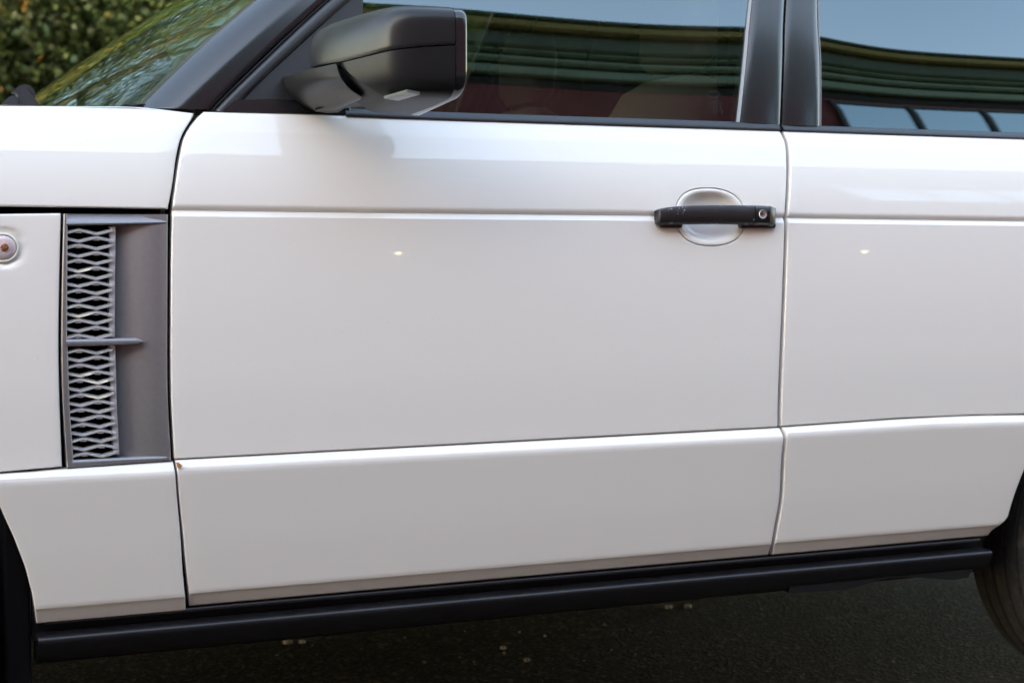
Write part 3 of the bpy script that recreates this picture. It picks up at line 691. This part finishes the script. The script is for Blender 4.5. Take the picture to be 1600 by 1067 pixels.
# ================================================================== door mirror
Ymo, Ymi = -.265, -.03
Xr = float(at(712, 70, Ymo)[0])                   # where the housing meets the bezel
plan = [(484, -.045), (497, -.085), (520, -.128), (548, -.172), (575, -.210), (595, -.234), (615, -.251), (640, -.261), (675, -.265), (711.5, -.265)]
PL = cr([(at(a, 70, y)[0], y) for a, y in plan], 5)
PL = np.vstack([PL, [[Xr, Ymi + .0]], [[PL[0][0] + .02, Ymi]]])      # rear face and inboard face
ztop = lambda Y: np.interp(Y, [Ymo, -.05], [float(at(700, 3.5, Ymo)[2]), float(at(535, 33, -.09)[2])])
_sm = sorted([(float(at(a, b, y)[0]), float(at(a, b, y)[2])) for a, b, y in [(484, 106.5, -.045), (532, 97.5, -.147), (575, 87, -.21), (612, 78, -.249), (660, 73, -.263), (711, 70, Ymo)]])
zsm = lambda X, Y: np.interp(X, [q[0] for q in _sm], [q[1] for q in _sm])
zbt = lambda Y: np.interp(Y, [Ymo, -.05], [float(at(712, 152, Ymo)[2]), float(at(590, 176, -.06)[2])])
PIV = np.array([Xr, Ymi])
def mirror_stack(name, t0, t1, m, parent, lower=False):
    ts = np.linspace(t0, t1, 22) if not lower else np.linspace(t0, t1, 20); rings = []
    tt = [t0] + list(ts)
    for q, t in enumerate(tt):
        s = max(1 - abs(t) ** 7, 0) ** (1 / 7); sx = max(1 - abs(t) ** 3.4, 0) ** (1 / 3.4); sx = .55 + .45 * sx
        if q < 2: sx *= (.97, .994)[q]
        if q == 0: s *= .97
        if q == 1: s *= .994
        ring = []
        for X, Y in PL:
            x, y = PIV + (np.array([X, Y]) - PIV) * np.array([sx, s])
            zs = float(zsm(X, Y)); zt = float(ztop(Y)) if not lower else float(zbt(Y))
            z = zs + (zt - zs) * abs(t)
            ring.append([x, y, z + (.0008 if not lower else -.0008)])
        rings.append(ring)
    return loft(name, rings, m, parent, smooth=38)
side_mirror = mirror_stack('side_mirror', 0, 1, PLASTIC, car)
rings = []
front = PL[:-2]
for q, t in enumerate([0] + list(np.linspace(0, .8, 9)) + list(np.linspace(.83, 1, 12))):
    s = max(1 - abs(t) ** 6, 0) ** (1 / 6); s = .52 + .48 * s; sx = .62 + .38 * max(1 - abs(t) ** 3, 0) ** (1 / 3)
    if q == 0: s *= .975
    cut = float(at(534 + 34 * t ** 1.3, 90 + 62 * t, -.15)[0])
    seg = np.array([p for p in front if p[0] > cut]); first = np.array([cut, np.interp(cut, front[:, 0], front[:, 1])])
    seg = np.vstack([[first], seg]); L = np.concatenate([[0], np.cumsum(np.linalg.norm(np.diff(seg, axis=0), axis=1))])
    seg = np.stack([np.interp(np.linspace(0, L[-1], 40), L, seg[:, k]) for k in (0, 1)], 1)
    seg = np.vstack([seg, [[Xr, Ymi]], [[seg[0][0] + .012, -.07]]]); ring = []
    for X, Y in seg:
        x, y = PIV + (np.array([X, Y]) - PIV) * np.array([sx, s])
        zs, zt = float(zsm(X, Y)) - .0016, float(zbt(y)); ring.append([x, y, zs + (zt - zs) * t])
    rings.append(ring)
loft('lower_housing', rings, PLASTIC3, side_mirror, smooth=38)
# bezel: rim around the rear face
rim_o = []
for t in np.linspace(-1, 1, 41):
    n = 7 if t > 0 else 6; s = max(1 - abs(t) ** n, 0) ** (1 / n)
    y = Ymi + (Ymo - Ymi) * max(s, .0); 
    zs = float(zsm(0, y)); z = zs + ((float(ztop(y)) - zs) if t > 0 else (zs - float(zbt(y)))) * t
    rim_o.append((y, z))
rim_o = [(Ymi, rim_o[0][1])] + rim_o[1:-1] + [(Ymi, rim_o[-1][1])]
cy_, cz_ = (Ymo + Ymi) / 2, np.mean([z for _, z in rim_o])
rings = []
for dx, sc_ in [(.0005, .985), (.0008, 1.0), (.010, 1.008), (.0165, 1.004), (.0195, .985), (.0195, .955), (.012, .93)]:
    rings.append([[Xr + dx, cy_ + (y - cy_) * sc_, cz_ + (z - cz_) * sc_] for y, z in rim_o])
loft('bezel', rings, BLACK, side_mirror, smooth=40)
MIRG = mat('mirror_silver', (.8, .8, .8), .02, metal=1)
mk('mirror_glass', [[Xr + .0165, cy_ + (y - cy_) * .9, cz_ + (z - cz_) * .9] for y, z in rim_o], [tuple(range(len(rim_o)))], MIRG, side_mirror, smooth=0)
# puddle lamp on the underside
lp = [(600, 153.5, -.19), (636, 143.2, -.215), (656, 147.2, -.20), (622, 157, -.17)]
def under(px, py):
    a, b_ = -.30, .05
    for _ in range(40):
        m_ = (a + b_) / 2
        if at(px, py, m_)[2] > float(zbt(m_)): b_ = m_
        else: a = m_
    return at(px, py, a) + np.array([0, 0, -.001])
lpv = [under(*q[:2]) for q in lp]
mk('puddle_lamp', lpv + [p + np.array([0, .0, .004]) for p in lpv], [(0, 1, 2, 3)] + [(i, (i + 1) % 4, 4 + (i + 1) % 4, 4 + i) for i in range(4)], LAMPC, side_mirror, smooth=0)
# arm: shell from the sail panel to the head
def coons(c0, c1, d0, d1, n=16):
    f = lambda c: (lambda P: lambda s: np.array([np.interp(s, np.linspace(0, 1, len(P)), P[:, k]) for k in range(3)]))(cr(c))
    c0, c1, d0, d1 = map(f, (c0, c1, d0, d1)); V = []
    for v in np.linspace(0, 1, n):
        for u in np.linspace(0, 1, n):
            V.append((1 - v) * c0(u) + v * c1(u) + (1 - u) * d0(v) + u * d1(v) - ((1 - u) * (1 - v) * c0(0) + u * (1 - v) * c0(1) + (1 - u) * v * c1(0) + u * v * c1(1)))
    return np.array(V)
A3 = lambda *p: [at(*q) for q in p]
n = 16
V = coons(A3((440, 121.5, .045), (470, 112.5, -.02), (497, 106, -.08), (525, 100, -.135)), A3((494, 174, .04), (520, 170, -.02), (545, 160, -.09), (565, 152, -.148)),
          A3((440, 121.5, .045), (449, 141, .045), (468, 160, .043), (494, 174, .04)), A3((525, 100, -.135), (532, 121, -.150), (546, 139, -.153), (565, 152, -.148)), n)
for i in range(n):
    for j in range(n):
        V[i * n + j][1] -= .016 * math.sin(math.pi * i / (n - 1)) * math.sin(math.pi * min(j / (n - 1) * .9 + .1, 1)) 
back = V + np.array([.012, .05, 0]); Fs = grid_faces(n, n) + [tuple(n * n + k for k in f) for f in grid_faces(n, n)]
lp_ = list(range(n)) + [i * n + n - 1 for i in range(1, n)] + [(n - 1) * n + j for j in range(n - 2, -1, -1)] + [i * n for i in range(n - 2, 0, -1)]
Fs += [(lp_[k], lp_[(k + 1) % len(lp_)], n * n + lp_[(k + 1) % len(lp_)], n * n + lp_[k]) for k in range(len(lp_))]
mk('mirror_arm', np.vstack([V, back]), Fs, PLASTIC, side_mirror, smooth=50)
ft = [(494, 173, .02), (520, 163.5, -.03), (562, 153.5, -.085), (575, 154.5, -.09), (586, 158.5, -.085), (589, 163.5, -.075), (585, 167.5, -.06), (560, 169, -.03), (538, 169.5, 0), (528, 176, .03), (510, 177, .04)]
fv = [at(*q) for q in ft]
mk('pivot_foot', fv + [p + np.array([0, .02, .012]) for p in fv], [tuple(range(11)), tuple(range(11, 22))[::-1]] + [(i, (i + 1) % 11, 11 + (i + 1) % 11, 11 + i) for i in range(11)], PLASTIC, side_mirror, smooth=30)

# far side of the car: mirrored copies
for o in [front_door, rear_door, quarter, front_wing, bonnet] + [c for c in car.children if c.name.split('.')[0] in ('windscreen_pillar', 'rear_pillar', 'quarter_pane', 'rocker_panel', 'side_sill', 'wheel_well', 'roof_rail', 'wheel')]:
    c = o.copy(); COL.objects.link(c); c.parent = car; c.scale = (1, -1, 1)
    c.location = (o.location[0], -o.location[1], o.location[2])
    for ch in o.children:
        if ch.name.split('.')[0] in ('bonnet_top', 'paint_chip', 'glass_etching'): continue
        d = ch.copy(); COL.objects.link(d); d.parent = c

# ================================================================== ground
ASPH = bpy.data.materials.new('asphalt'); ASPH.use_nodes = True
t = ASPH.node_tree; b = t.nodes['Principled BSDF']; b.inputs['Roughness'].default_value = .9; b.inputs['Specular IOR Level'].default_value = .12
tc = t.nodes.new('ShaderNodeTexCoord'); vo = t.nodes.new('ShaderNodeTexVoronoi'); vo.inputs['Scale'].default_value = 110
n1 = t.nodes.new('ShaderNodeTexNoise'); n1.inputs['Scale'].default_value = 2.2; n1.inputs['Detail'].default_value = 6
for q in (vo, n1): t.links.new(tc.outputs['Object'], q.inputs['Vector'])
cr_ = t.nodes.new('ShaderNodeValToRGB'); e = cr_.color_ramp.elements
e[0].position = 0; e[0].color = (.012, .010, .009, 1); e[1].position = 1; e[1].color = (.17, .13, .10, 1); e.new(.7).color = (.05, .040, .032, 1)
t.links.new(vo.outputs['Color'], cr_.inputs[0])
mx = t.nodes.new('ShaderNodeMix'); mx.data_type = 'RGBA'; mx.blend_type = 'MULTIPLY'; mx.inputs[0].default_value = .6
t.links.new(cr_.outputs[0], mx.inputs[6]); t.links.new(n1.outputs[0], mx.inputs[7]); t.links.new(mx.outputs[2], b.inputs['Base Color'])
bp = t.nodes.new('ShaderNodeBump'); bp.inputs['Strength'].default_value = .9; bp.inputs['Distance'].default_value = .006
t.links.new(vo.outputs['Distance'], bp.inputs['Height']); t.links.new(bp.outputs[0], b.inputs['Normal'])
Z3 = np.zeros(3)
g = mk('ground', [(-300, -300, 0), (300, -300, 0), (300, 300, 0), (-300, 300, 0)], [(0, 1, 2, 3)], ASPH, None, Z3, 0); g['kind'] = 'structure'
PAVE = mat('brick_paving', (.26, .16, .11), .85, noise=(3, (.20, .13, .10), .35, .7), bump=(30, .4, .01))
pv = box('pavement', (-40, -9, -.1), (40, -5.2, .13), PAVE, None, 0, Z3); pv['kind'] = 'structure'
LAWN = mat('lawn', (.05, .07, .025), .9, noise=(4, (.08, .075, .03), .4, .7), bump=(60, .8, .03))
lw = box('lawn', (-60, 7.5, -.1), (60, 60, .12), LAWN, None, 0, Z3); lw['kind'] = 'structure'
STONE = mat('pebble', (.30, .28, .24), .8, noise=(90, (.18, .16, .13), .4, .7))
V, Fs = [], []
ico = [(0, 0, 1), (.89, 0, .45), (.28, .85, .45), (-.72, .53, .45), (-.72, -.53, .45), (.28, -.85, .45), (.72, .53, -.45), (-.28, .85, -.45), (-.89, 0, -.45), (-.28, -.85, -.45), (.72, -.53, -.45), (0, 0, -1)]
icf = [(0, 1, 2), (0, 2, 3), (0, 3, 4), (0, 4, 5), (0, 5, 1), (1, 6, 2), (2, 7, 3), (3, 8, 4), (4, 9, 5), (5, 10, 1), (6, 7, 2), (7, 8, 3), (8, 9, 4), (9, 10, 5), (10, 6, 1), (11, 7, 6), (11, 8, 7), (11, 9, 8), (11, 10, 9), (11, 6, 10)]
def ground_at(px, py):
    d = FW * F + RT * (px - 800) + UP * (533.5 - py); return CAM + d * (-CAM[2] / d[2])
spots = [(*ground_at(a, b)[:2], r) for a, b, r in [(450, 1005, .012), (472, 1004, .010), (786, 1013, .008), (823, 1032, .008), (1045, 950, .013), (1075, 949, .012), (120, 1020, .007)]]
for _ in range(420): spots.append((random.uniform(-2.5, 3.5), random.uniform(.2, 4.5), random.uniform(.002, .005)))
for x, y, r in spots:
    b0 = len(V); sx, sy, sz = (r * random.uniform(.7, 1.3) for _ in range(3)); V += [(x + a * sx, y + b_ * sy, max(r * .3 + c * sz * .7, -.001)) for a, b_, c in ico]; Fs += [tuple(b0 + q for q in f) for f in icf]
gr = mk('grit', V, Fs, STONE, None, Z3, 60); gr['kind'] = 'stuff'; gr['label'] = 'pale grit and small stones lying on the asphalt under the car'; gr['category'] = 'grit'

# ================================================================== building across the street (seen mirrored in the windows)
MAROON = mat('maroon_wall', (.20, .036, .033), .8, noise=(1.2, (.15, .03, .028), .35, .7))
GREEN = mat('green_cornice', (.17, .22, .14), .6, noise=(2, (.13, .18, .11), .4, .7))
DGREEN = mat('dark_frieze', (.06, .08, .05), .7)
SUNTRIM = mat('sunlit_moulding', (.30, .21, .06), .55)  # ochre colour paints sunlight onto the crown moulding
SHADOW = mat('dark_band', (.012, .012, .010), .8)
BPANE = mat('coated_pane', (.30, .36, .39), .06, metal=1)
FRAMEM = mat('frame_dark', (.02, .02, .018), .5)
BX0, BX1, BY = -26.0, 26.0, -9.0
bO = np.array([0, BY - 5, 0])
bld = bpy.data.objects.new('building', None); COL.objects.link(bld); bld.location = bO
bld['label'] = 'maroon building with green moulded cornice, mirrored in the side windows of the white car'; bld['category'] = 'building'
box('wall', (BX0, BY - 10, 0), (BX1, BY, 7.0), MAROON, bld, 0, bO)
box('sun_block_storey', (-52, BY - 20, 0), (BX1 - 1, BY - 10.01, 16.3), MAROON, bld, 0, bO)  # unseen block, added to keep the sun off car and trees
def mould(name, prof, m):
    rings = [[[X, BY + y, z] for y, z in prof] for X in (BX0 - .3, BX1 + .3)]
    n = len(prof); V = [p for r in rings for p in r]
    return mk(name, V, grid_faces(2, n, 0, True) + [tuple(range(n))[::-1], tuple(range(n, 2 * n))], m, bld, bO, 30)
zc = 6.55
mould('frieze', [(-.2, zc + .0), (.02, zc), (.02, zc + .22), (-.2, zc + .22)], SHADOW)
for k, (z0, z1, out) in enumerate([(.20, .46, .16), (.50, .68, .24), (.72, .84, .30), (.87, .95, .34)]):
    mould('moulding', [(-.2, zc + z0), (out - .05, zc + z0), (out, zc + z0 + .04), (out + .02, zc + (z0 + z1) / 2), (out, zc + z1 - .02), (out - .04, zc + z1), (-.2, zc + z1)], GREEN)
    mould('shadow_gap', [(-.2, zc + z1 - .001), (out - .09, zc + z1 - .001), (out - .09, zc + z1 + .045), (-.2, zc + z1 + .045)], SHADOW)
mould('soffit_band', [(-.2, zc + .99), (.22, zc + .99), (.22, zc + 1.38), (-.2, zc + 1.38)], DGREEN)
mould('crown_moulding', [(-.2, zc + 1.38), (.34, zc + 1.38), (.42, zc + 1.43), (.46, zc + 1.53), (.44, zc + 1.57), (-.2, zc + 1.57)], SUNTRIM)
mould('roof_edge', [(-.2, zc + 1.572), (.40, zc + 1.572), (.50, zc + 1.63), (.50, zc + 1.70), (-.2, zc + 1.70)], DGREEN)
LAMPS = [(2.62, 2.0), (6.95, 2.0)]
def bwindow(xc, w_, z0, z1):
    fr = bpy.data.objects.new('window', None); COL.objects.link(fr); fr.parent = bld; fr.location = np.array([xc, BY, z0]) - bO
    o = np.array([xc, BY, z0])
    def arcbox(name, a, b_, m, out):
        box(name, a, b_, m, fr, 0, o)
    nx, nz = 4, 1; pw, ph = w_ / nx, (z1 - z0) / nz
    for i in range(nx):
        for j in range(nz):
            box('pane', (xc - w_ / 2 + i * pw + .02, BY + .012, z0 + j * ph + .04), (xc - w_ / 2 + (i + 1) * pw - .02, BY + .02, z0 + (j + 1) * ph - .04), BPANE, fr, 0, o)
    for i in range(nx + 1): box('mullion', (xc - w_ / 2 + i * pw - .028, BY + .004, z0 - .04), (xc - w_ / 2 + i * pw + .028, BY + .06, z1 + .04), FRAMEM, fr, 0, o)
    for j in range(nz + 1): box('glazing_bar', (xc - w_ / 2 - .04, BY + .003, z0 + j * ph - .04), (xc + w_ / 2 + .04, BY + .05, z0 + j * ph + .04), FRAMEM, fr, 0, o)
for xc in (-16, 9.4, 15.5, 21.0): bwindow(xc, 3.6, 5.05, 6.42)
GLOBE = bpy.data.materials.new('lit_globe'); GLOBE.use_nodes = True
_b = GLOBE.node_tree.nodes['Principled BSDF']; _b.inputs['Emission Color'].default_value = (1, .72, .42, 1); _b.inputs['Emission Strength'].default_value = 2.4
for lx, lz in LAMPS:
    o_ = np.array([lx, BY, lz]); wl = box('wall_lamp', (lx - .04, BY + .002, lz - .10), (lx + .04, BY + .05, lz + .12), FRAMEM, bld, .01, bO)
    V = [[lx + .026 * math.cos(a) * math.sin(q), BY + .13 + .026 * math.sin(a) * math.sin(q), lz + .024 * math.cos(q)] for q in np.linspace(.02, math.pi - .02, 10) for a in np.linspace(0, 2 * math.pi, 16, endpoint=False)]
    mk('globe', V, grid_faces(10, 16, 0, True), GLOBE, wl, bO)

# ================================================================== trees
BARK = mat('bark', (.10, .075, .055), .9, noise=(14, (.05, .04, .03), .4, .7), bump=(40, .8, .02))
def leafmat(name, c1, c2, pwr=3.0):
    m = bpy.data.materials.new(name); m.use_nodes = True; t = m.node_tree; b = t.nodes['Principled BSDF']; b.inputs['Roughness'].default_value = .55
    at_ = t.nodes.new('ShaderNodeAttribute'); at_.attribute_name = 'tone'
    mx = t.nodes.new('ShaderNodeMix'); mx.data_type = 'RGBA'; mx.inputs[6].default_value = (*c1, 1); mx.inputs[7].default_value = (*c2, 1)
    pw = t.nodes.new('ShaderNodeMath'); pw.operation = 'POWER'; pw.inputs[1].default_value = pwr
    t.links.new(at_.outputs['Fac'], pw.inputs[0]); t.links.new(pw.outputs[0], mx.inputs[0]); t.links.new(mx.outputs[2], b.inputs['Base Color'])
    tl = t.nodes.new('ShaderNodeBsdfTranslucent'); ms = t.nodes.new('ShaderNodeMixShader'); ms.inputs[0].default_value = .3
    t.links.new(mx.outputs[2], tl.inputs[0]); t.links.new(b.outputs[0], ms.inputs[1]); t.links.new(tl.outputs[0], ms.inputs[2])
    t.links.new(ms.outputs[0], t.nodes['Material Output'].inputs[0]); return m
LEAFG = leafmat('leaf_green', (.055, .09, .028), (.16, .23, .065)); LEAFSUN = leafmat('leaf_sunlit', (.055, .09, .028), (.34, .18, .03), 9.0)  # orange on a few leaves paints in low sunset light
def tree(name, x, y, h, zlow, rad, label, lm, n=9000, seed=1, clumps=60, leaf=.07):
    r = np.random.default_rng(seed); o = np.array([x, y, 0.])
    root = bpy.data.objects.new(name, None); COL.objects.link(root); root.location = o
    root['label'] = label; root['category'] = 'tree'; root['group'] = 'trees around the parked car'
    cz, hz_ = (h + zlow) / 2, (h - zlow) / 2
    th = h * .012 + .05
    tp = [o + [.15 * math.sin(k * 1.3 + seed), .15 * math.cos(k * 1.7 + seed), h * .85 * k / 6] - ([.15 * math.sin(seed), .15 * math.cos(seed), 0] if k == 0 else [0, 0, 0]) for k in range(7)]
    trunk = tube('trunk', tp, [th * (1 - .85 * k / 6) + .02 for k in range(7)], BARK, root, 10)
    for v in trunk.data.vertices: v.co = Vector(np.array(v.co) + R0 - o)
    cc = r.normal(size=(clumps, 3)); cc /= np.linalg.norm(cc, axis=1)[:, None]; cc *= r.uniform(.35, 1, (clumps, 1)) ** .6
    cc = cc * [rad, rad, hz_] + [0, 0, cz]
    for k in range(min(10, clumps)):
        s = np.array(tp[2 + k % 4]) - o; e_ = cc[k]
        br = tube('limb', [s, (s + e_) / 2 + [0, 0, .2], e_], [th * .4, th * .25, .015], BARK, root, 6)
        for v in br.data.vertices: v.co = Vector(np.array(v.co) + R0)
    idx = r.integers(0, clumps, n); cs = r.uniform(.55, 1.1, clumps) * rad * .34
    p = cc[idx] + r.normal(size=(n, 3)) * cs[idx][:, None] * [.6, .6, .45]
    u = r.normal(size=(n, 3)); u /= np.linalg.norm(u, axis=1)[:, None]; v = np.cross(u, r.normal(size=(n, 3))); v /= np.linalg.norm(v, axis=1)[:, None]
    L = leaf * r.uniform(.6, 1.3, (n, 1)); tone = np.clip(r.normal(.4, .25, clumps)[idx] + r.normal(0, .2, n), 0, 1)
    V = np.stack([p - u * L, p + v * L * .5, p + u * L, p - v * L * .5], 1).reshape(-1, 3)
    me = bpy.data.meshes.new('crown'); me.from_pydata(V.tolist(), [], [(4 * i, 4 * i + 1, 4 * i + 2, 4 * i + 3) for i in range(n)]); me.materials.append(lm)
    a = me.attributes.new('tone', 'FLOAT', 'POINT'); a.data.foreach_set('value', np.repeat(tone, 4).astype(np.float32))
    c = bpy.data.objects.new('crown', me); COL.objects.link(c); c.parent = root
    return root
T = [(-15.5, 14.0, 15.5, 'green tree far ahead of the bonnet, leftmost of the row behind the car', LEAFG, 3.6),
     (-8.5, 13.0, 16.5, 'green tree ahead of the bonnet, second from left in the row', LEAFG, 3.6),
     (-2.6, 12.6, 15.5, 'tree with some leaves coloured orange for sunset light at the left edge behind the bonnet', LEAFSUN, 3.2),
     (1.9, 12.2, 16.0, 'dense dark green tree just left of the windscreen edge', LEAFG, 3.2),
     (6.4, 13.4, 16.5, 'green tree behind the car, seen through the windscreen', LEAFG, 3.4),
     (12.0, 13.0, 15.5, 'green tree behind the rear door of the car', LEAFG, 3.6),
     (18.0, 14.0, 16.5, 'green tree behind the tail of the car, rightmost of the row', LEAFG, 3.8),
     (.3, 18.0, 17.0, 'tall green tree farthest back, behind the bonnet and the row', LEAFG, 4.2)]
for k, (x, y, h, lab, lm, rd) in enumerate(T):
    tree('broadleaf_tree', x, y, h + 1.0, .2, rd, lab, lm, 90000 if -4 < x < 8 else 18000, 3 + k, 170, .046 if -4 < x < 8 else .13)

# evergreen hedge added behind the trees to close bright sky gaps
hO = np.array([4., 17.5, 0.])
hedge = bpy.data.objects.new('backing_hedge', None); COL.objects.link(hedge); hedge.location = hO
hedge['label'] = 'tall dark evergreen hedge added behind the trees to close bright sky gaps'; hedge['category'] = 'hedge'
HCORE = mat('hedge_core', (.012, .02, .007), .95)
box('core', (-18, 17, .1), (26, 18.4, 7.2), HCORE, hedge, 0, hO)
n = 90000; r = np.random.default_rng(77)
p = np.stack([r.uniform(-18.3, 26.3, n), 16.95 - np.abs(r.normal(0, .28, n)), r.uniform(.1, 7.6, n)], 1); p[:, 1] -= .35 * np.sin(p[:, 0] * 1.9) * np.sin(p[:, 2] * 1.4 + p[:, 0])
u = r.normal(size=(n, 3)); u /= np.linalg.norm(u, axis=1)[:, None]; v = np.cross(u, r.normal(size=(n, 3))); v /= np.linalg.norm(v, axis=1)[:, None]
L = .07 * r.uniform(.6, 1.3, (n, 1)); V = (np.stack([p - u * L, p + v * L * .5, p + u * L, p - v * L * .5], 1).reshape(-1, 3) - hO)
me = bpy.data.meshes.new('foliage'); me.from_pydata(V.tolist(), [], [(4 * i, 4 * i + 1, 4 * i + 2, 4 * i + 3) for i in range(n)]); me.materials.append(LEAFG)
a = me.attributes.new('tone', 'FLOAT', 'POINT'); a.data.foreach_set('value', np.repeat(np.clip(r.normal(.45, .25, n), 0, 1), 4).astype(np.float32))
c = bpy.data.objects.new('foliage', me); COL.objects.link(c); c.parent = hedge
